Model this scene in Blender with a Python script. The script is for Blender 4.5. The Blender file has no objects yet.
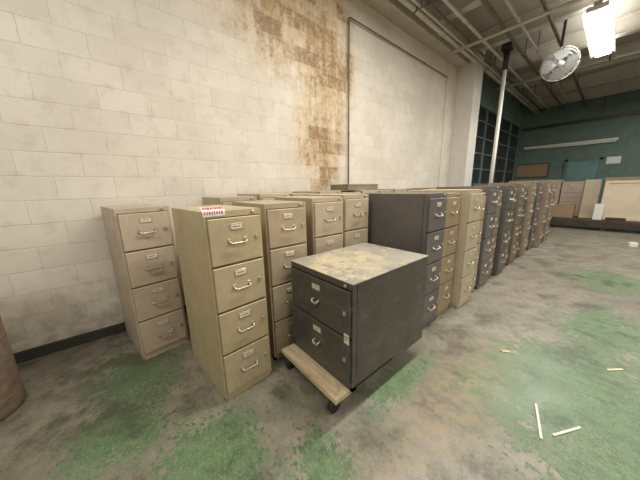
import bpy, bmesh, math, random
from mathutils import Vector, Matrix
random.seed(7)
S = bpy.context.scene
C = bpy.context.collection
PI = math.pi
S.view_settings.view_transform = 'Standard'

# ------------------------------------------------------------------ node helpers
def srgb(r, g, b):
    f = lambda c: (c/255/12.92) if c/255 <= .04045 else ((c/255+.055)/1.055)**2.4
    return (f(r), f(g), f(b), 1)

class NT:
    def __init__(s, name):
        s.m = bpy.data.materials.new(name); s.m.use_nodes = True
        s.t = s.m.node_tree; s.b = s.t.nodes['Principled BSDF']
    def n(s, typ, ins=None, **kw):
        o = s.t.nodes.new(typ)
        for k, v in kw.items(): setattr(o, k, v)
        for k, v in (ins or {}).items(): s.put(o.inputs[k], v)
        return o
    def put(s, sock, v):
        if isinstance(v, bpy.types.NodeSocket): s.t.links.new(v, sock)
        else: sock.default_value = v
    def math(s, op, a, b=0.0, clamp=False):
        o = s.n('ShaderNodeMath', operation=op, use_clamp=clamp); s.put(o.inputs[0], a); s.put(o.inputs[1], b); return o.outputs[0]
    def noise(s, vec, scale, detail=6, rough=.6):
        return s.n('ShaderNodeTexNoise', {'Vector': vec, 'Scale': scale, 'Detail': detail, 'Roughness': rough}).outputs['Fac']
    def ramp(s, v, a, b, lo=0., hi=1.):
        return s.n('ShaderNodeMapRange', {0: v, 1: a, 2: b, 3: lo, 4: hi}, interpolation_type='SMOOTHSTEP').outputs[0]
    def mix(s, f, a, b):
        o = s.n('ShaderNodeMix', data_type='RGBA'); s.put(o.inputs[0], f); s.put(o.inputs[6], a); s.put(o.inputs[7], b); return o.outputs[2]
    def pos(s):
        return s.n('ShaderNodeNewGeometry').outputs['Position']
    def scaled(s, vec, sc):
        o = s.n('ShaderNodeVectorMath', operation='MULTIPLY'); s.put(o.inputs[0], vec); o.inputs[1].default_value = sc; return o.outputs[0]
    def blob(s, vec, c, r, inner=.2):
        o = s.n('ShaderNodeVectorMath', operation='SUBTRACT'); s.put(o.inputs[0], vec); o.inputs[1].default_value = c
        q = s.scaled(o.outputs[0], (1/r[0], 1/r[1], 1/r[2] if len(r) > 2 else 0))
        l = s.n('ShaderNodeVectorMath', operation='LENGTH'); s.put(l.inputs[0], q)
        return s.ramp(l.outputs['Value'], 1.0, inner)
    def bump(s, h, strength, dist=.01):
        o = s.n('ShaderNodeBump', {'Height': h, 'Strength': strength, 'Distance': dist}); s.put(s.b.inputs['Normal'], o.outputs[0])
    def done(s, col, rough=.5, metal=0.):
        s.put(s.b.inputs['Base Color'], col); s.put(s.b.inputs['Roughness'], rough); s.b.inputs['Metallic'].default_value = metal
        return s.m

def paint(name, c, rough=.42, dirt=.35, metal=0., scuff=0.):
    t = NT(name); p = t.pos()
    d = tuple(x*.62 for x in c[:3])+(1,)
    l = tuple(min(1, x*1.22+.01) for x in c[:3])+(1,)
    n1 = t.noise(p, 4, 5); n2 = t.noise(t.scaled(p, (1, 1, .25)), 30, 6, .7)
    col = t.mix(t.ramp(n1, .35, .75, 0, dirt), c, d)
    col = t.mix(t.ramp(n2, .6, .8, 0, .5), col, l)
    if scuff:
        s1 = t.ramp(t.noise(t.scaled(p, (1, 1, 2.2)), 7, 8, .75), .50, .68, 0, scuff)
        col = t.mix(s1, col, tuple(min(1, x*1.9+.02) for x in c[:3])+(1,))
        s2 = t.ramp(t.noise(t.scaled(p, (6, 6, 1)), 9, 5, .6), .62, .7, 0, scuff)
        col = t.mix(s2, col, tuple(min(1, x*2.6+.03) for x in c[:3])+(1,))
    t.bump(t.noise(p, 260, 2), .05, .002)
    return t.done(col, t.ramp(n1, .3, .7, rough-.06, rough+.12), metal)

def plain(name, c, rough=.5, metal=0., emit=0, em_c=None):
    t = NT(name); p = t.pos()
    n = t.noise(p, 18, 4)
    col = t.mix(t.ramp(n, .35, .7, 0, .4), c, tuple(x*.7 for x in c[:3])+(1,))
    t.done(col, rough, metal)
    if emit:
        t.b.inputs['Emission Color'].default_value = em_c or c; t.b.inputs['Emission Strength'].default_value = emit
    return t.m

# ------------------------------------------------------------------ materials
def mat_block(name, stains=True):
    t = NT(name); p = t.pos()
    sx = t.n('ShaderNodeSeparateXYZ', {0: p})
    v = t.n('ShaderNodeCombineXYZ', {0: sx.outputs[1], 1: sx.outputs[2]}).outputs[0]
    wob = t.n('ShaderNodeTexNoise', {'Vector': p, 'Scale': 14.0, 'Detail': 4})
    o = t.n('ShaderNodeVectorMath', operation='SCALE', ins={0: wob.outputs['Color'], 'Scale': .016})
    v2 = t.n('ShaderNodeVectorMath', operation='ADD', ins={0: v, 1: o.outputs[0]}).outputs[0]
    br = t.n('ShaderNodeTexBrick', {'Vector': v2, 'Scale': 1.0, 'Mortar Size': .0065, 'Mortar Smooth': .8, 'Bias': 0., 'Brick Width': .4064, 'Row Height': .2032,
              'Color1': (0, 0, 0, 1), 'Color2': (1, 1, 1, 1), 'Mortar': (.5, .5, .5, 1)})
    br.offset = .5
    fac = br.outputs['Fac']
    big = t.noise(p, 1.1, 5); fine = t.noise(p, 55, 6, .7); med = t.noise(p, 7, 6, .65)
    base = t.mix(t.math('MULTIPLY', br.outputs['Color'], .5), srgb(222, 215, 202), srgb(204, 196, 181))
    base = t.mix(t.ramp(big, .35, .75, 0, .5), base, srgb(189, 181, 165))
    base = t.mix(t.ramp(med, .48, .72, 0, .42), base, srgb(186, 176, 158))
    base = t.mix(t.ramp(fine, .55, .74, 0, .45), base, srgb(162, 152, 135))
    jf = t.math('MULTIPLY', fac, t.ramp(t.noise(p, 3.5, 5), .3, .65, .05, .26))
    base = t.mix(jf, base, srgb(138, 129, 113))
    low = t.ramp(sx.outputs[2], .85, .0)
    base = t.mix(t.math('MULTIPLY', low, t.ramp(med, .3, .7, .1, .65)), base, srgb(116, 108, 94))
    if stains:
        streak = t.noise(t.scaled(p, (1, 4.4, .6)), 1.6, 8, .66)
        r1 = t.blob(p, (0, 2.0, 3.9), (1, 1.4, 1.4), .0)
        r2 = t.blob(p, (0, 2.68, 2.3), (1, .85, 1.5), .0)
        r3 = t.blob(p, (0, 2.8, 3.4), (1, .95, 1.85), .15)
        r = t.math('MAXIMUM', t.math('MAXIMUM', r1, r2), r3)
        k = t.math('ADD', t.math('MULTIPLY', streak, .5), t.math('MULTIPLY', t.noise(p, 4, 7, .65), .5))
        wash = t.math('MULTIPLY', r, t.ramp(k, .25, .58))
        base = t.mix(t.math('MULTIPLY', wash, .95), base, srgb(190, 163, 118))
        blk = t.math('MULTIPLY', t.math('SUBTRACT', br.outputs['Color'], .5), .17)
        kk = t.math('ADD', t.math('ADD', t.math('MULTIPLY', t.noise(p, 8, 9, .74), .6), t.math('MULTIPLY', streak, .4)), blk)
        kk = t.math('ADD', kk, t.math('MULTIPLY', t.math('SUBTRACT', r, .5), .12))
        f1 = t.math('MULTIPLY', t.ramp(r, .02, .6), t.ramp(kk, .40, .64))
        base = t.mix(t.math('MULTIPLY', f1, .66), base, srgb(162, 130, 86))
        f2 = t.math('MULTIPLY', t.ramp(r, .05, .55), t.ramp(t.math('ADD', t.math('MULTIPLY', kk, .6), t.math('MULTIPLY', t.noise(p, 22, 7, .7), .4)), .515, .605))
        base = t.mix(t.math('MULTIPLY', f2, .6), base, srgb(112, 87, 58))
        isl = t.math('MULTIPLY', r, t.ramp(t.math('SUBTRACT', t.noise(p, 6, 7, .7), blk), .57, .68, 0, .5))
        base = t.mix(isl, base, srgb(208, 196, 170))
        base = t.mix(t.math('MULTIPLY', t.math('MULTIPLY', fac, r), .25), base, srgb(206, 190, 160))
    h = t.math('ADD', t.math('MULTIPLY', fac, -.75), t.math('MULTIPLY', fine, .55))
    t.bump(h, .4, .006)
    return t.done(base, .62)

def mat_floor():
    t = NT('worn_green_concrete'); p = t.pos()
    big = t.noise(p, .9, 5); med = t.noise(p, 4.5, 8, .74); fine = t.noise(p, 24, 8, .78); grain = t.noise(p, 110, 4, .7)
    base = t.mix(t.ramp(med, .32, .68), srgb(144, 137, 122), srgb(110, 104, 91))
    base = t.mix(t.ramp(big, .4, .68, 0, .5), base, srgb(98, 93, 82))
    base = t.mix(t.ramp(fine, .52, .66, 0, .62), base, srgb(72, 67, 56))
    base = t.mix(t.ramp(grain, .55, .7, 0, .45), base, srgb(178, 170, 151))
    base = t.mix(t.ramp(grain, .45, .3, 0, .45), base, srgb(64, 60, 50))
    film = t.math('MULTIPLY', t.blob(p, (2.4, 1.2, 0), (3.2, 3.6), .3), t.ramp(t.noise(p, 1.7, 8, .7), .44, .62, 0, .35))
    base = t.mix(film, base, srgb(88, 98, 77))
    R = None
    for c, r in [((3.2, 2.3, 0), (.9, 1.2)), ((3.55, 1.6, 0), (.7, 1.0)), ((3.35, 3.6, 0), (.6, 1.1)),
                 ((1.95, .2, 0), (.6, .5)), ((1.45, -.2, 0), (.5, .5)), ((2.4, .62, 0), (.42, .3)), ((.9, -.1, 0), (.8, .5)),
                 ((2.75, 1.9, 0), (.4, .4)), ((3.3, 5.6, 0), (.7, 1.1)), ((2.35, 1.45, 0), (.2, .7))]:
        b = t.blob(p, c, r, .0)
        R = b if R is None else t.math('MAXIMUM', R, b)
    R2_ = t.math('MULTIPLY', t.blob(p, (3.35, 2.3, 0), (.95, 1.5), .2), .035)
    k = t.math('ADD', t.math('MULTIPLY', med, .38), t.math('MULTIPLY', fine, .62))
    k = t.math('ADD', t.math('ADD', k, t.math('MULTIPLY', R, .155)), R2_)
    g = t.ramp(k, .562, .582)
    green = t.mix(t.ramp(t.noise(p, 9, 5), .35, .65), srgb(74, 104, 68), srgb(96, 124, 84))
    green = t.mix(t.ramp(fine, .50, .64, 0, .6), green, srgb(60, 74, 52))
    green = t.mix(t.ramp(t.noise(p, 60, 6, .78), .54, .61, 0, .75), green, srgb(142, 138, 118))
    green = t.mix(t.ramp(grain, .45, .32, 0, .4), green, srgb(54, 60, 44))
    base = t.mix(t.math('MULTIPLY', g, .9), base, green)
    dk = t.math('MULTIPLY', t.ramp(t.noise(p, 2.3, 8, .76), .51, .62), .58)
    base = t.mix(dk, base, srgb(60, 58, 48))
    dkl = t.math('MULTIPLY', t.blob(p, (.6, -.2, 0), (1.1, .9), .1), t.ramp(med, .35, .6, .1, .5))
    base = t.mix(dkl, base, srgb(64, 65, 54))
    rr = t.math('MULTIPLY', t.blob(p, (2.66, 1.6, 0), (.36, 1.5), .1), t.ramp(t.noise(p, 12, 8, .75), .40, .6, 0, .6))
    base = t.mix(rr, base, srgb(160, 139, 104))
    rs = t.ramp(t.noise(p, 5.5, 8, .75), .6, .7, 0, .4)
    base = t.mix(rs, base, srgb(116, 90, 62))
    t.bump(t.math('ADD', fine, t.math('MULTIPLY', g, .6)), .25, .004)
    return t.done(base, t.ramp(med, .3, .7, .29, .48))

M = {}
M['block'] = mat_block('painted_block'); M['floor'] = mat_floor()
M['pil'] = mat_block('painted_block_plain', False)
M['teal'] = paint('teal_wall_paint', srgb(98, 120, 111), .6, .5)
M['teal_door'] = paint('teal_door_paint', srgb(100, 136, 133), .5, .3)
M['ceil'] = plain('dull_ceiling', srgb(160, 154, 142), .8)
M['beam'] = paint('tan_beam', srgb(186, 179, 164), .7, .5)
M['steel_beam'] = paint('pale_steel_beam', srgb(188, 183, 170), .6, .4)
M['pipe'] = paint('painted_pipe', srgb(202, 197, 183), .5, .4)
M['rustpipe'] = paint('dark_pipe', srgb(112, 102, 86), .5, .4)
M['conduit'] = paint('grey_conduit', srgb(104, 96, 81), .5, .4)
M['base'] = paint('dark_baseboard', srgb(52, 54, 48), .6, .5)
M['tan'] = paint('tan_enamel', srgb(174, 158, 130), .42, .4, scuff=.1)
M['olive'] = paint('khaki_enamel', srgb(180, 165, 130), .42, .45, scuff=.12)
M['putty'] = paint('putty_enamel', srgb(180, 165, 140), .42, .4, scuff=.1)
M['pbeige'] = paint('soft_beige_enamel', srgb(184, 167, 145), .42, .4, scuff=.1)
M['beige'] = paint('beige_enamel', srgb(186, 172, 147), .42, .4, scuff=.08)
M['btan'] = paint('brown_tan_enamel', srgb(156, 136, 107), .42, .4, scuff=.08)
M['grey'] = paint('slate_grey_enamel', srgb(103, 99, 96), .42, .5, scuff=.12)
M['dgrey'] = paint('dark_grey_enamel', srgb(87, 83, 77), .42, .5, scuff=.15)
M['taupe'] = paint('taupe_enamel', srgb(136, 122, 103), .42, .5, scuff=.1)
M['brown'] = paint('brown_enamel', srgb(114, 101, 83), .42, .5, scuff=.12)
M['pink'] = paint('pinkish_tan_enamel', srgb(190, 168, 146))
M['black'] = paint('dark_grey_worn_enamel', srgb(78, 75, 69), .34, .5, scuff=.48)
M['metal'] = paint('satin_metal', srgb(188, 181, 164), .34, .3, .6)
M['dmetal'] = paint('dark_metal', srgb(70, 68, 64), .4, .3, .6)
M['card'] = plain('label_card', srgb(220, 210, 186), .7)
def mat_wood(name, c, d):
    t = NT(name); p = t.pos()
    g = t.noise(t.scaled(p, (2, 26, 26)), 1.6, 6, .6)
    col = t.mix(t.ramp(g, .35, .65), c, d)
    col = t.mix(t.ramp(t.noise(p, 12, 4), .55, .75, 0, .5), col, tuple(x*.5 for x in d[:3])+(1,))
    return t.done(col, .65)
M['wood'] = mat_wood('pale_wood', srgb(206, 188, 156), srgb(178, 156, 120))
M['dwood'] = mat_wood('dark_and_shaded_wood', srgb(70, 57, 44), srgb(48, 38, 28))  # dark timber; on the dolly rails its tone imitates shade
M['rubber'] = plain('black_rubber', srgb(44, 42, 40), .6)
M['white'] = paint('white_paint', srgb(218, 214, 204), .5, .25)
M['reflector'] = paint('white_reflector', srgb(170, 170, 166), .6, .2)
M['cream'] = paint('cream_panel', srgb(216, 202, 174), .55, .25)
M['kraft'] = mat_wood('brown_fibreboard', srgb(118, 100, 84), srgb(96, 80, 66))
M['red'] = plain('red_print', srgb(205, 40, 44), .6)
M['paper'] = plain('white_paper', srgb(232, 230, 224), .7)
M['cork'] = plain('brown_board', srgb(156, 130, 100), .8)
M['glass'] = paint('dark_window_glass', srgb(30, 37, 35), .35, .4)
M['frame'] = paint('pale_teal_frame', srgb(98, 112, 104), .5, .4)
M['cage'] = paint('grey_wire', srgb(172, 171, 166), .4, .2)
M['blade'] = paint('grey_fan_blade', srgb(138, 138, 134), .4, .2)
M['tube'] = plain('lit_tube', (1, 1, 1, 1), .4, 0, 14, (1, .98, .94, 1))
def mat_worn():
    t = NT('worn_grey_top'); p = t.pos()
    med = t.noise(p, 7, 8, .74); fine = t.noise(p, 38, 6, .72)
    b = t.blob(p, (1.92, 1.30, 0), (.5, .6), .1)
    k = t.math('ADD', t.math('ADD', t.math('MULTIPLY', med, .6), t.math('MULTIPLY', fine, .4)), t.math('MULTIPLY', b, .09))
    col = t.mix(t.ramp(t.noise(p, 3, 5), .35, .65), srgb(136, 132, 123), srgb(162, 157, 145))
    col = t.mix(t.ramp(k, .51, .62), col, srgb(197, 182, 146))
    col = t.mix(t.ramp(fine, .56, .7, 0, .5), col, srgb(142, 126, 96))
    col = t.mix(t.ramp(t.noise(p, 14, 6, .72), .57, .68, 0, .55), col, srgb(116, 112, 104))
    t.bump(fine, .1, .002)
    return t.done(col, .34)
M['worn'] = mat_worn()

# ------------------------------------------------------------------ mesh helpers
def box(bm, x0, x1, y0, y1, z0, z1, bev=0., seg=2, mi=0):
    r = bmesh.ops.create_cube(bm, size=1)
    vs = r['verts']
    for v in vs:
        v.co = Vector((x0 if v.co.x < 0 else x1, y0 if v.co.y < 0 else y1, z0 if v.co.z < 0 else z1))
    fs = {f for v in vs for f in v.link_faces}
    for f in fs: f.material_index = mi
    if bev:
        es = list({e for v in vs for e in v.link_edges})
        bmesh.ops.bevel(bm, geom=es, offset=bev, segments=seg, affect='EDGES', profile=.5)

def tube(bm, pts, r, seg=8, mi=0, flat=1.0):
    pts = [Vector(p) for p in pts]; rings = []
    n = len(pts); up = None
    for i, p in enumerate(pts):
        d = (pts[min(i+1, n-1)]-pts[max(i-1, 0)]).normalized()
        if up is None:
            a = Vector((0, 0, 1)) if abs(d.z) < .9 else Vector((1, 0, 0))
            up = (a-d*a.dot(d)).normalized()
        else: up = (up-d*up.dot(d)).normalized()
        s = d.cross(up)
        rings.append([bm.verts.new(p+(up*math.cos(2*PI*k/seg)*flat+s*math.sin(2*PI*k/seg))*r) for k in range(seg)])
    fs = []
    for a, b in zip(rings, rings[1:]):
        for k in range(seg): fs.append(bm.faces.new((a[k], a[(k+1) % seg], b[(k+1) % seg], b[k])))
    fs.append(bm.faces.new(rings[0][::-1])); fs.append(bm.faces.new(rings[-1]))
    for f in fs: f.material_index = mi; f.smooth = True

def lathe(bm, prof, seg=32, c=(0, 0, 0)):
    rings = []
    for r, z in prof:
        rings.append([bm.verts.new((c[0]+r*math.cos(2*PI*k/seg), c[1]+r*math.sin(2*PI*k/seg), c[2]+z)) for k in range(seg)])
    for a, b in zip(rings, rings[1:]):
        for k in range(seg):
            f = bm.faces.new((a[k], a[(k+1) % seg], b[(k+1) % seg], b[k])); f.smooth = True
    bm.faces.new(rings[0][::-1]); bm.faces.new(rings[-1])

def mesh(name, bm, mats):
    bmesh.ops.recalc_face_normals(bm, faces=bm.faces)
    me = bpy.data.meshes.new(name); bm.to_mesh(me); bm.free()
    for m in (mats if isinstance(mats, (list, tuple)) else [mats]): me.materials.append(m)
    return me
def link(name, me, parent=None, loc=(0, 0, 0), rot=(0, 0, 0)):
    o = bpy.data.objects.new(name, me); C.objects.link(o)
    o.location = loc; o.rotation_euler = rot
    if parent: o.parent = parent
    return o
def obj(name, bm, mats, parent=None, loc=(0, 0, 0), rot=(0, 0, 0)):
    return link(name, mesh(name, bm, mats), parent, loc, rot)
def thing(name, label, cat, loc=(0, 0, 0), rz=0, group=None):
    o = bpy.data.objects.new(name, None); C.objects.link(o); o.empty_display_size = .1
    o.location = loc; o.rotation_euler = (0, 0, rz)
    return tag(o, label, cat, group)
def tag(o, label, cat, group=None):
    o['label'] = label; o['category'] = cat
    if group: o['group'] = group
    return o
def struct(name, bm, mats, parent=None):
    o = obj(name, bm, mats, parent)
    if not parent: o['kind'] = 'structure'
    return o
def B(*a, **k):
    bm = bmesh.new(); box(bm, *a, **k); return bm

# ------------------------------------------------------------------ room
XR, YB, YF, HC = 8.0, -4.0, 15.0, 4.95
struct('floor', B(-.2, XR+.2, YB-.2, YF+.2, -.2, 0), M['floor'])
struct('ceiling', B(-.2, XR+.2, YB-.2, YF+.2, HC, HC+.2), M['ceil'])
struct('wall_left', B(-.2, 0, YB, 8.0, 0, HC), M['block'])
struct('wall_left_rear', B(-.2, 0, 8.0, YF, 0, HC), M['teal'])
struct('wall_far', B(-.2, XR+.2, YF, YF+.2, 0, HC), M['teal'])
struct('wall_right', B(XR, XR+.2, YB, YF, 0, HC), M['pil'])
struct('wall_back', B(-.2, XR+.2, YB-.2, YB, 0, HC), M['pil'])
struct('baseboard_left', B(0, .025, YB, 7.48, 0, .1, bev=.005), M['base'])
struct('trim_1', B(0, .45, 7.5, 8.02, 0, HC, bev=.01), M['white'])                 # pilaster
struct('trim_2', B(0.0, .28, YB, 7.5, 4.5, HC, bev=.01), M['beam'])              # longitudinal beam on the wall
tn = 3
for y in (3.6, 5.4, 7.2, 9.0, 10.8, 12.6, 14.4):
    bm = bmesh.new()
    box(bm, .28, XR, y-.09, y+.09, 4.60, 4.62); box(bm, .28, XR, y-.01, y+.01, 4.62, HC); box(bm, .28, XR, y-.09, y+.09, HC-.03, HC)
    struct('trim_%d' % tn, bm, M['steel_beam']); tn += 1
# window in the far part of the left wall
w = bpy.data.objects.new('window_1', None); C.objects.link(w); w['kind'] = 'structure'; w.location = (0, 11.4, 1.0)
bm = bmesh.new()
W2, HH = 2.9, 3.0
box(bm, 0, .08, -W2, -W2+.09, 0, HH); box(bm, 0, .08, W2-.09, W2, 0, HH); box(bm, 0, .08, -W2, W2, 0, .09); box(bm, 0, .08, -W2, W2, HH-.09, HH)
for k in range(1, 4): y = -W2+k*2*W2/4; box(bm, 0.01, .07, y-.035, y+.035, 0, HH)
for k in range(1, 6): z = k*HH/6; box(bm, 0.015, .06, -W2, W2, z-.02, z+.02)
obj('window_frame', bm, M['frame'], w)
obj('pane', B(.002, .02, -W2+.02, W2-.02, .02, HH-.02), M['glass'], w)
# door on the far wall
d = bpy.data.objects.new('door_1', None); C.objects.link(d); d['kind'] = 'structure'; d.location = (2.15, YF, 0)
obj('door_leaf', B(-.45, .45, -.05, 0, 0, 2.35, bev=.01), M['teal_door'], d)
bm = bmesh.new(); box(bm, -.53, -.45, -.07, 0, 0, 2.43); box(bm, .45, .53, -.07, 0, 0, 2.43); box(bm, -.53, .53, -.07, 0, 2.35, 2.43)
obj('door_frame', bm, M['frame'], d)
bm = bmesh.new(); tube(bm, [(-.36, -.05, 1.02), (-.36, -.11, 1.02), (-.26, -.11, 1.02)], .012); obj('door_handle', bm, M['metal'], d)

# ------------------------------------------------------------------ pipes and conduit
def pipe(pts, r, m, label, group=None, name='pipe', hang=False):
    bm = bmesh.new(); tube(bm, pts, r, 10)
    P = [Vector(p) for p in pts]
    for a, b in zip(P, P[1:]):
        L = (b-a).length; u = (b-a).normalized(); k = 1
        while k*2.4 < L:
            tube(bm, [a+u*(k*2.4-.03), a+u*(k*2.4+.03)], r*1.3, 10); k += 1
    o = tag(obj(name, bm, m), label, 'pipe', group)
    if hang:
        a, b = P[0], P[-1]
        for f in (.3, .45, .64, .83):
            c = a.lerp(b, f); u = (b-a).normalized()
            h = bmesh.new()
            tube(h, [c, (c.x, c.y, HC)], .008, 6); tube(h, [c-u*.015, c+u*.015], r*1.2, 10)
            obj('hanger', h, M['dmetal'], o)
    return o
pipe([(.04, 3.28, 0.0), (.04, 3.28, 4.13), (.04, 3.295, 4.14), (.04, 6.85, 4.14)], .0115, M['conduit'],
     'thin dark conduit rising up the white block wall and running along its top', name='conduit')
pipe([(.03, 6.87, 0.0), (.03, 6.87, 4.14)], .007, M['pipe'], 'thinnest pale conduit down the block wall next to the pilaster', name='conduit')
pipe([(.42, YB, 4.53), (.42, YF, 4.53)], .045, M['pipe'], 'thick pale pipe overhead running beside the wall beam', hang=True)
pipe([(.65, YB, 4.52), (.65, YF, 4.52)], .028, M['rustpipe'], 'thin dark overhead pipe just outside the thick pale pipe', hang=True)
pipe([(.85, YB, 4.54), (.85, YF, 4.54)], .03, M['pipe'], 'thin pale overhead pipe between the steel column and dark pipe', hang=True)
pipe([(1.5, YB, 4.54), (1.5, YF, 4.54)], .022, M['pipe'], 'thinnest pale overhead pipe running in front of the steel column', hang=True)
pipe([(.535, YB, 4.52), (.535, YF, 4.52)], .022, M['pipe'], 'slim pale pipe squeezed between the thick pale and thin dark pipes', hang=True)
pipe([(1.27, YB, 4.52), (1.27, YF, 4.52)], .035, M['rustpipe'], 'thicker dark overhead pipe passing just beside the steel column', hang=True)
pipe([(.3, 6.3, 4.40), (XR, 6.3, 4.40)], .03, M['pipe'], 'pale cross pipe under the ceiling nearest the camera', hang=True)
pipe([(.3, 9.7, 4.40), (XR, 9.7, 4.40)], .04, M['pipe'], 'pale cross pipe under the ceiling beyond the fluorescent light', hang=True)
pipe([(1.9, YB, 4.52), (1.9, YF, 4.52)], .03, M['rustpipe'], 'dark overhead pipe running along the ceiling past the caged fan', hang=True)
pipe([(.0, YF-.07, 3.9), (XR, YF-.07, 3.9)], .05, M['rustpipe'], 'dark pipe running across the top of the far teal wall', hang=True)

# steel column
t = thing('support_column', 'slim white steel column with dark upper end behind the cabinets', 'column', (1.05, 7.6, 0))
bm = bmesh.new(); tube(bm, [(0, 0, .01), (0, 0, 4.15)], .042, 20); obj('shaft', bm, M['white'], t)
obj('base_plate', B(-.13, .13, -.13, .13, 0, .015, bev=.003), M['dmetal'], t)
bm = bmesh.new(); tube(bm, [(0, 0, 4.15), (0, 0, 4.58)], .06, 16); box(bm, -.1, .1, -.1, .1, 4.56, 4.95); obj('column_head', bm, M['rubber'], t)

# ------------------------------------------------------------------ ceiling light
LZ = 4.33
t = thing('ceiling_light', 'bright twin-tube fluorescent light hanging from the ceiling', 'light', (2.52, 7.9, LZ))
bm = bmesh.new()
box(bm, -.05, .05, -1.22, 1.22, .05, .12, bev=.008)
for s in (-1, 1):
    for dz in (0, .006):
        vs = [bm.verts.new(p) for p in ((s*.05, -1.22, .10+dz), (s*.05, 1.22, .10+dz), (s*.19, 1.22, .0+dz), (s*.19, -1.22, .0+dz))]
        bm.faces.new(vs)
obj('housing', bm, M['reflector'], t)
for s in (-1, 1):
    bm = bmesh.new(); tube(bm, [(s*.095, -1.19, .02), (s*.095, 1.19, .02)], .028, 12); obj('tube', bm, M['tube'], t)
for s in (-1, 1):
    bm = bmesh.new(); box(bm, -.13, .13, s*1.2-.015, s*1.2+.015, -.01, .06, bev=.004); obj('tube_socket', bm, M['white'], t)
for y in (-.9, .9):
    bm = bmesh.new(); tube(bm, [(0, y, .12), (0, y, HC-LZ)], .006, 6); obj('hanger', bm, M['dmetal'], t)

# ------------------------------------------------------------------ fan
t = thing('ceiling_fan', 'round grey caged industrial fan hung near the ceiling light', 'fan', (2.06, 7.35, 3.84))
q = .70
rot = Vector((.30, -.90, -.30)).normalized().to_track_quat('Z', 'Y').to_euler()
def fan_obj(name, bm, m):
    bmesh.ops.scale(bm, vec=(q, q, q), verts=bm.verts); return obj(name, bm, m, t, rot=rot)
R_ = .41
bm = bmesh.new()
for rr, zz in ((R_, 0), (R_, .06), (R_, -.06), (.36, .085), (.28, .11), (.2, .125), (.32, -.10)):
    tube(bm, [(rr*math.cos(a*PI/20), rr*math.sin(a*PI/20), zz) for a in range(41)], .010 if rr == R_ else .004, 6)
for k in range(30):
    a = 2*PI*k/30; ca, sa = math.cos(a), math.sin(a)
    tube(bm, [(ca*.08, sa*.08, .135), (ca*.2, sa*.2, .125), (ca*.34, sa*.34, .095), (ca*R_, sa*R_, .05), (ca*R_, sa*R_, -.05), (ca*.32, sa*.32, -.1), (ca*.1, sa*.1, -.14)], .0032, 5)
fan_obj('cage', bm, M['cage'])
bm = bmesh.new(); lathe(bm, [(.001, .145), (.08, .142), (.085, .13), (.08, .125)], 24); fan_obj('badge_disc', bm, M['cage'])
bm = bmesh.new(); lathe(bm, [(.02, .06), (.05, .05), (.06, -.02), (.09, -.04), (.09, -.28), (.05, -.31), (.01, -.31)], 24); fan_obj('motor', bm, M['dmetal'])
for k in range(4):
    bm = bmesh.new(); a0 = k*PI/2
    rows = []
    for i in range(7):
        r = .05+i*.055; hw = .14+.42*math.sin(i/6*PI*.8)
        rows.append([bm.verts.new((r*math.cos(a0+s*hw*1.1), r*math.sin(a0+s*hw*1.1), .035*s*(1-.4*i/6))) for s in (-1, -.3, .3, 1)])
    for a, b in zip(rows, rows[1:]):
        for j in range(3): f = bm.faces.new((a[j], a[j+1], b[j+1], b[j])); f.smooth = True
    fan_obj('blade', bm, M['blade'])
fz = HC-3.84
bm = bmesh.new(); tube(bm, [(-.03, .14, .04), (-.05, .24, .10), (-.05, .25, fz)], .022, 10); box(bm, -.15, .05, .15, .35, fz-.03, fz); obj('mounting_pole', bm, M['dmetal'], t)

# ------------------------------------------------------------------ filing cabinets
CACHE = {}
def drawer_meshes(W, dh, m, hm, hs=1.):
    key = ('d', round(W, 3), round(dh, 3), m.name, hm.name, hs)
    if key in CACHE: return CACHE[key]
    bm = bmesh.new()
    hw = W/2-.014
    box(bm, -.45, .004, -hw+.012, hw-.012, .012, dh-.02)                # drawer tray
    box(bm, -.004, .016, -hw, hw, 0, dh, bev=.007, seg=3)               # front
    dm = mesh('drawer', bm, m)
    bm = bmesh.new()
    z = dh*.50; hw2 = .056*hs
    # squarish bail pull that droops a little
    tube(bm, [(.014, -hw2, z), (.030, -hw2, z-.003), (.038, -hw2+.003*hs, z-.010), (.040, -hw2+.010*hs, z-.016), (.040, hw2-.010*hs, z-.016), (.038, hw2-.003*hs, z-.010), (.030, hw2, z-.003), (.014, hw2, z)], .0068 if hs == 1 else .0085, 8)
    for s in (-1, 1): box(bm, .0155, .019, s*hw2-.012*hs, s*hw2+.012*hs, z-.016*hs, z+.016*hs, bev=.001, seg=1)
    h = mesh('handle', bm, hm)
    bm = bmesh.new(); z = dh*.80
    box(bm, .0155, .019, -.045, .045, z-.021, z+.021, bev=.001, seg=1)
    box(bm, .019, .0205, -.037, .037, z-.014, z+.014, mi=1)
    box(bm, .0205, .0208, -.026, .022, z-.001, z+.004, mi=2)
    l = mesh('label_holder', bm, [hm, M['card'], M['dmetal']])
    bm = bmesh.new(); z = dh*.52
    box(bm, .0155, .026, hw-.05, hw-.03, z-.014, z+.014, bev=.003)
    la = mesh('latch', bm, hm)
    CACHE[key] = (dm, h, l, la)
    return CACHE[key]
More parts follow.
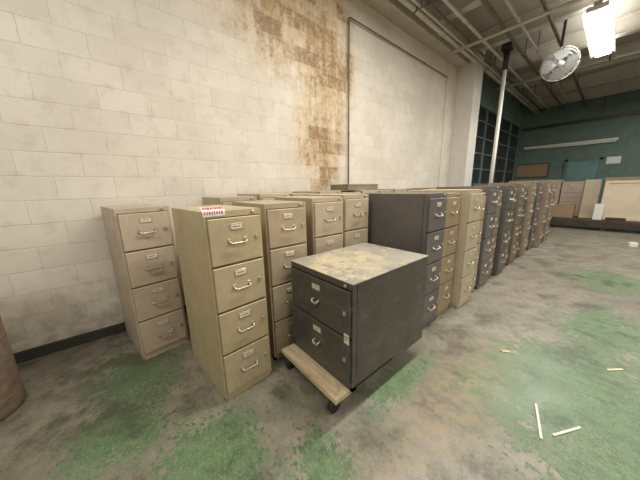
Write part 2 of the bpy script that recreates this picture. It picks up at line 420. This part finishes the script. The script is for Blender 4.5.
def cabinet(label, fx, fy, rz, m, W=.38, D=.68, H=1.345, n=4, hm=None, group=None, z=0, top=None, lock=True, name='filing_cabinet', hs=1.):
    """fx, fy: middle of the front at floor level; local +X is the front direction"""
    hm = hm or M['metal']
    c, s = math.cos(rz), math.sin(rz)
    t = thing(name, label, 'cabinet', (fx-c*D/2, fy-s*D/2, z), rz, group)
    f = D/2
    key = ('b', W, D, H, n, m.name)
    if key not in CACHE:
        bm = bmesh.new()
        box(bm, -f, f-.03, -W/2, W/2, .012, H, bev=.006)
        box(bm, f-.04, f, -W/2, -W/2+.012, .0, H-.002); box(bm, f-.04, f, W/2-.012, W/2, .0, H-.002)
        box(bm, f-.04, f, -W/2+.012, W/2-.012, H-.04, H-.002); box(bm, f-.04, f, -W/2+.012, W/2-.012, 0, .055)
        box(bm, -f, f, -W/2, -W/2+.02, 0, .03); box(bm, -f, f, W/2-.02, W/2, 0, .03)
        dh = (H-.04-.055)/n
        for k in range(1, n): zz = .055+k*dh; box(bm, f-.04, f-.012, -W/2+.012, W/2-.012, zz-.008, zz+.008)
        CACHE[key] = mesh('body', bm, m)
    link('body', CACHE[key], t)
    if top:
        obj('top_panel', B(-f-.002, f+.004, -W/2-.002, W/2+.002, H, H+.008, bev=.003), top, t)
    dh = (H-.04-.055)/n
    dm, h, l, la = drawer_meshes(W, dh-.012, m, hm, hs)
    for k in range(n):
        zz = .055+k*dh+.006
        d = link('drawer', dm, t, (f, 0, zz))
        link('handle', h, d); link('label_holder', l, d); link('latch', la, d)
    if lock:
        if 'lock' not in CACHE:
            bm = bmesh.new(); tube(bm, [(0, 0, 0), (.012, 0, 0)], .011, 14); CACHE['lock'] = mesh('lock', bm, M['metal'])
        link('lock', CACHE['lock'], t, (f, W/2-.06, H-.02))
    return t
R = math.radians
cabinet('pale beige four-drawer filing cabinet against the wall, leftmost of all', .70, .145, R(9), M['pbeige'], D=.66, group='filing cabinets')
c2 = cabinet('khaki four-drawer filing cabinet with red and white lot tag on top', 1.63, .56, R(5), M['olive'], D=.70, group='filing cabinets')
cabinet('tan four-drawer filing cabinet right behind the lot-tagged one', 1.50, 1.035, R(0), M['tan'], W=.385, group='filing cabinets', H=1.36)
cabinet('putty four-drawer filing cabinet second behind the lot-tagged one', 1.48, 1.51, R(0), M['putty'], group='filing cabinets', H=1.385)
cabinet('putty four-drawer filing cabinet partly hidden by the big slate grey one', 1.48, 1.90, R(0), M['putty'], group='filing cabinets', D=.66, H=1.40)
cabinet('slate grey four-drawer filing cabinet, nearest of the long front row', 2.10, 2.365, R(0), M['grey'], D=.74, H=1.40, group='filing cabinets')
ORD = ['second', 'third', 'fourth', 'fifth', 'sixth', 'seventh', 'eighth', 'ninth', 'tenth', 'eleventh', 'twelfth', 'thirteenth', 'fourteenth', 'fifteenth', 'sixteenth', 'seventeenth', 'eighteenth']
cols = [('btan', 'brownish tan'), ('beige', 'beige'), ('tan', 'tan'), ('grey', 'slate grey'), ('taupe', 'taupe'), ('dgrey', 'dark grey'), ('grey', 'slate grey'), ('brown', 'brown'),
        ('dgrey', 'dark grey'), ('taupe', 'taupe'), ('brown', 'brown'), ('grey', 'slate grey'), ('taupe', 'taupe'), ('brown', 'brown'), ('taupe', 'taupe'), ('brown', 'brown')]
offs = [.0, .085, .01, .04, -.01, .05, .0, .03, .0, .05, .0, .03, .11, .08, .1, .08]
hts = [1.39, 1.42, 1.37, 1.45, 1.38, 1.45, 1.40, 1.47, 1.41, 1.5, 1.45, 1.49, 1.54, 1.48, 1.52, 1.5]
for i, (k, nm) in enumerate(cols):
    cabinet('%s four-drawer filing cabinet, %s from the near end of the front row' % (nm, ORD[i]), 2.08+offs[i], 2.762+.398*i, R(random.uniform(-.4, .4)), M[k],
            H=hts[i], D=.70, group='filing cabinets')
bc = ['putty', 'beige', 'tan', 'putty', 'tan', 'beige', 'tan', 'putty', 'tan', 'grey', 'putty', 'tan']
nmz = {'putty': 'putty', 'beige': 'beige', 'tan': 'tan', 'grey': 'slate grey'}
for i, k in enumerate(bc):
    cabinet('%s filing cabinet against the wall, %s after the leftmost one' % (nmz[k], (['first']+ORD)[i]), .74, .95+.42*i, R(random.uniform(-.5, .5)), M[k], D=.66,
            H=[1.40, 1.42, 1.41, 1.43][i % 4], group='filing cabinets')

# lot tag: paper tag hooked over the top front edge of the khaki cabinet at its near corner
a5 = R(5)
t = thing('lot_tag', 'red and white paper lot tag over top front edge of khaki cabinet', 'tag', (1.63+.125*math.sin(a5), .56-.125*math.cos(a5), 1.345), a5)
PROF = [(.003, -.030), (.0035, -.012), (.003, .003), (-.004, .012), (-.018, .019), (-.034, .023), (-.052, .024)]
def sheet(bm, y0, y1, s0, s1, off=0.):
    rows = []
    for i in range(9):
        s = (s0+(s1-s0)*i/8)*(len(PROF)-1); j = min(int(s), len(PROF)-2); f = s-j
        x = PROF[j][0]*(1-f)+PROF[j+1][0]*f; z = PROF[j][1]*(1-f)+PROF[j+1][1]*f
        rows.append([bm.verts.new((x+off, yy, z+off)) for yy in (y0, (y0+y1)/2, y1)])
    for r0, r1 in zip(rows, rows[1:]):
        for j in range(2): f = bm.faces.new((r0[j], r0[j+1], r1[j+1], r1[j])); f.smooth = True
bm = bmesh.new(); sheet(bm, -.07, .065, 0, 1); obj('paper', bm, M['paper'], t)
bm = bmesh.new()
x = -.063
for wd in (.010, .007, .016, .010, .006, .014, .008, .012, .008): sheet(bm, x, x+wd, .5, .8, .0012); x += wd+.004
x = -.06
for wd in (.006, .006, .008, .006, .006, .008, .006, .008): sheet(bm, x, x+wd, .1, .3, .0012); x += wd+.008
obj('print', bm, M['red'], t)

# dark two-drawer cabinet on dolly
DZ = .160
bc2 = cabinet('dark charcoal two-drawer steel cabinet with worn patchy top, sitting on a dolly', 1.945, .985, R(-90), M['black'], W=.67, D=.90, H=.745, n=2, z=DZ, top=M['worn'], name='wide_filing_cabinet', hs=.5)
bm = bmesh.new(); box(bm, .4665, .4685, .275, .319, .345, .415, bev=.001, seg=1); box(bm, .4685, .469, .281, .312, .39, .396, mi=1); box(bm, .4685, .469, .281, .305, .37, .375, mi=1)
obj('plate', bm, [M['card'], M['dmetal']], bc2)['label'] = 'small pale plate'
t = thing('furniture_dolly', 'low wooden dolly on casters under the dark two-drawer cabinet', 'dolly', (1.94, 1.3, 0), 0)
for y in (-.44, .31):
    obj('deck_board', B(-.345, .315 if y < 0 else .26, y, y+.13+(.03 if y < 0 else 0), .122, DZ, bev=.004), M['wood'], t)
for x in (-.335, .14):
    obj('side_rail', B(x, x+.10, -.28, .31, .122, DZ, bev=.004), M['dwood'], t)  # rail coloured dark to stand in for shadow under the cabinet
for x0 in (-.28, .25):
    for y in (-.385, .38):
        x = .21 if (y > 0 and x0 > 0) else x0
        cst = obj('caster', B(x-.04, x+.04, y-.035, y+.04, .115, .122), M['dmetal'], t)
        bm = bmesh.new()
        for s in (-1, 1): box(bm, x+s*.024-.003, x+s*.024+.003, y-.026, y+.026, .04, .114)
        box(bm, x-.027, x+.027, y-.026, y+.026, .108, .115)
        bmesh.ops.remove_doubles(bm, verts=bm.verts, dist=.0005)
        obj('fork', bm, M['dmetal'], cst)
        bm = bmesh.new(); tube(bm, [(x-.016, y-.01, .048), (x+.016, y-.01, .048)], .048, 24); obj('wheel', bm, M['rubber'], cst)
# flat grey box on back row
t = thing('flat_box', 'flat grey metal box lying on the back row of cabinets', 'box', (.40, 3.05, 1.43), 0)
obj('box_base', B(-.2, .2, -.36, .36, 0, .07, bev=.004), M['taupe'], t)
obj('box_lid', B(-.205, .205, -.365, .365, .065, .09, bev=.006), M['taupe'], t)

# brown roll at left edge
t = thing('fibre_drum', 'tall brown round fibreboard drum cut off by the left edge', 'drum', (.645, -.975, 0))
bm = bmesh.new(); lathe(bm, [(.225, 0), (.232, .01), (.232, .03), (.23, .035), (.23, 1.25)], 48); obj('drum_body', bm, M['kraft'], t)
bm = bmesh.new(); lathe(bm, [(.236, 1.22), (.236, 1.26), (.232, 1.265), (.2, 1.26), (.001, 1.26)], 48); obj('drum_lid', bm, M['kraft'], t)

# ------------------------------------------------------------------ floor scraps
def strip(p0, p1, wdt, m, label, th=.006, name='wood_strip', cat='scrap'):
    a, b = Vector(p0), Vector(p1); dv = b-a; L = dv.length
    return tag(obj(name, B(-L/2, L/2, -wdt/2, wdt/2, 0, th, bev=.001, seg=1), m, None, ((a.x+b.x)/2, (a.y+b.y)/2, 0.0005), (0, 0, math.atan2(dv.y, dv.x))), label, cat)
strip((3.05, 1.98), (3.12, 1.70), .013, M['white'], 'longest white strip on the green floor patch')
strip((3.16, 1.78), (3.26, 1.97), .013, M['white'], 'shorter white strip lying beside the longest one')
strip((3.35, 2.80), (3.43, 2.90), .016, M['cream'], 'short pale strip lying farther back on the green floor')
strip((2.74, 2.45), (2.79, 2.49), .03, M['wood'], 'tiny tan chip on the bare floor beside the front row', .006, 'wood_chip')
tag(obj('small_box', B(-.06, .06, -.05, .05, 0, .09, bev=.004), M['paper'], None, (3.62, 9.0, 0), (0, 0, .3)), 'small white carton alone on the far floor', 'box')

# ------------------------------------------------------------------ far end
t = thing('wall_light', 'long unlit white strip light fixed across the far teal wall', 'light', (1.55, YF, 3.0))
obj('light_housing', B(-1.4, 1.4, -.12, 0, .03, .12, bev=.01), M['white'], t)
bm = bmesh.new(); tube(bm, [(-1.36, -.07, 0), (1.36, -.07, 0)], .03, 12); obj('tube', bm, M['white'], t)
t = thing('notice_board', 'brown notice board on the far teal wall', 'board', (.55, YF, 2.05))
obj('panel', B(-.55, .55, -.03, 0, -.28, .28), M['cork'], t)
bm = bmesh.new()
for z in (-.3, .28): box(bm, -.58, .58, -.04, 0, z, z+.03)
for x in (-.58, .55): box(bm, x, x+.03, -.04, 0, -.3, .31)
obj('board_frame', bm, M['dwood'], t)
tag(obj('wall_notice', B(-.18, .18, -.006, 0, -.13, .13), M['paper'], None, (2.95, YF-.001, 2.3)), 'white paper notice on the far wall right of the door', 'notice')
cabinet('pinkish tan filing cabinet by the far wall, left of the pair', 1.55, 13.0, R(-90), M['pink'], W=.55, H=1.6, group='far cabinets')
cabinet('pinkish tan filing cabinet by the far wall, right of the pair', 2.13, 13.0, R(-90), M['pink'], W=.55, H=1.52, group='far cabinets')
# low pallet
t = thing('wooden_pallet', 'low dark wooden pallet under the pale panels at far right', 'pallet', (2.9, 11.9, 0))
for k in range(6): obj('deck_board', B(-1.2, 1.7, -.62+k*.21, -.44+k*.21, .27, .31, bev=.004), M['dwood'], t)
for x in (-1.18, .15, 1.58): obj('stringer', B(x, x+.1, -.58, .61, 0, .27, bev=.004), M['dwood'], t)
obj('front_board', B(-1.2, 1.7, -.62, -.58, .09, .27, bev=.004), M['dwood'], t)
PZ = .31
t = thing('cream_crate', 'large pale crate with a wooden lid on the far pallet', 'crate', (3.44, 12.1, PZ))
obj('crate_body', B(-.5, .5, -.3, .3, 0, 1.22, bev=.01), M['cream'], t)
bm = bmesh.new()
for x in (-.5, .42): box(bm, x, x+.08, -.325, -.3, 0, 1.22, bev=.003)
box(bm, -.42, .42, -.325, -.3, 0, .08, bev=.003); box(bm, -.42, .42, -.325, -.3, 1.12, 1.22, bev=.003)
obj('batten', bm, M['cream'], t)
obj('lid', B(-.53, .53, -.35, .31, 1.22, 1.29, bev=.005), M['cork'], t)
t = thing('tan_panel', 'tall tan panel standing beside the crate on the far pallet', 'panel', (2.68, 12.0, PZ))
o = obj('panel_sheet', B(-.18, .18, -.015, .015, .0, 1.25, bev=.004), M['beige'], t)
obj('foot', B(-.18, .18, -.06, .06, 0, .03, bev=.004), M['wood'], t)
t = thing('brown_carton', 'low brown carton at the left end of the far pallet', 'box', (2.12, 11.95, PZ))
obj('carton_body', B(-.26, .26, -.2, .2, 0, .42, bev=.006), M['cork'], t)
bm = bmesh.new()
for s in (-1, 1): box(bm, -.26, .26, min(s*.2, s*.004), max(s*.2, s*.004), .42, .427)
obj('flap', bm, M['cork'], t)
tag(obj('white_board', B(-.1, .1, -.012, .012, 0, .5, bev=.003), M['white'], None, (2.93, 11.62, PZ), (R(-8), 0, 0)), 'small white board propped up on the far pallet', 'board')
tag(obj('timber', B(-.2, .2, -.05, .05, 0, .1, bev=.004), M['dwood'], None, (3.3, 11.5, PZ), (0, 0, 0)), 'flat dark timber lying in front of the pale crate', 'timber')

# ------------------------------------------------------------------ lights
def area(loc, sx, sy, e, col=(1, .968, .91), rot=(0, 0, 0)):
    l = bpy.data.lights.new('lamp_or_fill', 'AREA'); l.shape = 'RECTANGLE'; l.size = sx; l.size_y = sy; l.energy = e; l.color = col
    o = bpy.data.objects.new('lamp_or_fill', l); C.objects.link(o); o.location = loc; o.rotation_euler = rot; return o
area((2.4, 3.0, 4.4), .35, 2.4, 160)
area((2.4, -1.6, 4.4), .35, 2.4, 98)
area((2.52, 7.9, LZ+.048), .07, 2.3, 125, (1, .975, .92))
area((5.6, 1.0, 4.4), .35, 2.4, 115)  # added fill light from the right, unseen
area((5.6, 6.0, 4.4), .35, 2.4, 145)  # second added fill on the right, farther along
area((5.0, 11.5, 4.4), .35, 2.4, 100, (.98, 1, .96))
area((2.4, 2.8, 4.5), .35, 2.4, 58, rot=(PI, 0, 0))      # added uplight to brighten the ceiling, no tubes modelled here
area((5.6, 6.0, 4.5), .35, 2.4, 62, rot=(PI, 0, 0))  # added uplight over the right-hand fill, brightens the ceiling
area((2.52, 7.9, LZ+.15), .1, 2.3, 32, rot=(PI, 0, 0))  # extra uplight above the fixture housing, put in for the ceiling
area((5.0, 11.5, 4.5), .35, 2.4, 10, rot=(PI, 0, 0))  # weak added uplight for the far ceiling
w = bpy.data.worlds.new('World'); S.world = w; w.use_nodes = True
w.node_tree.nodes['Background'].inputs[0].default_value = (.9, .9, .85, 1); w.node_tree.nodes['Background'].inputs[1].default_value = .1

# ------------------------------------------------------------------ camera
cam = bpy.data.cameras.new('Camera'); co = bpy.data.objects.new('Camera', cam); C.objects.link(co); S.camera = co
cam.sensor_width = 36; cam.lens = 13.5; cam.clip_start = .02
hd, th, ro = R(50.6), R(12.2), R(1.2)
F = Vector((-math.sin(hd)*math.cos(th), math.cos(hd)*math.cos(th), -math.sin(th)))
Rt = Vector((math.cos(hd), math.sin(hd), 0)); U = Rt.cross(F)
R2 = Rt*math.cos(ro)-U*math.sin(ro); U2 = U*math.cos(ro)+Rt*math.sin(ro)
mt = Matrix((R2, U2, -F)).transposed().to_4x4(); mt.translation = Vector((3.18, 0, 1.47))
co.matrix_world = mt
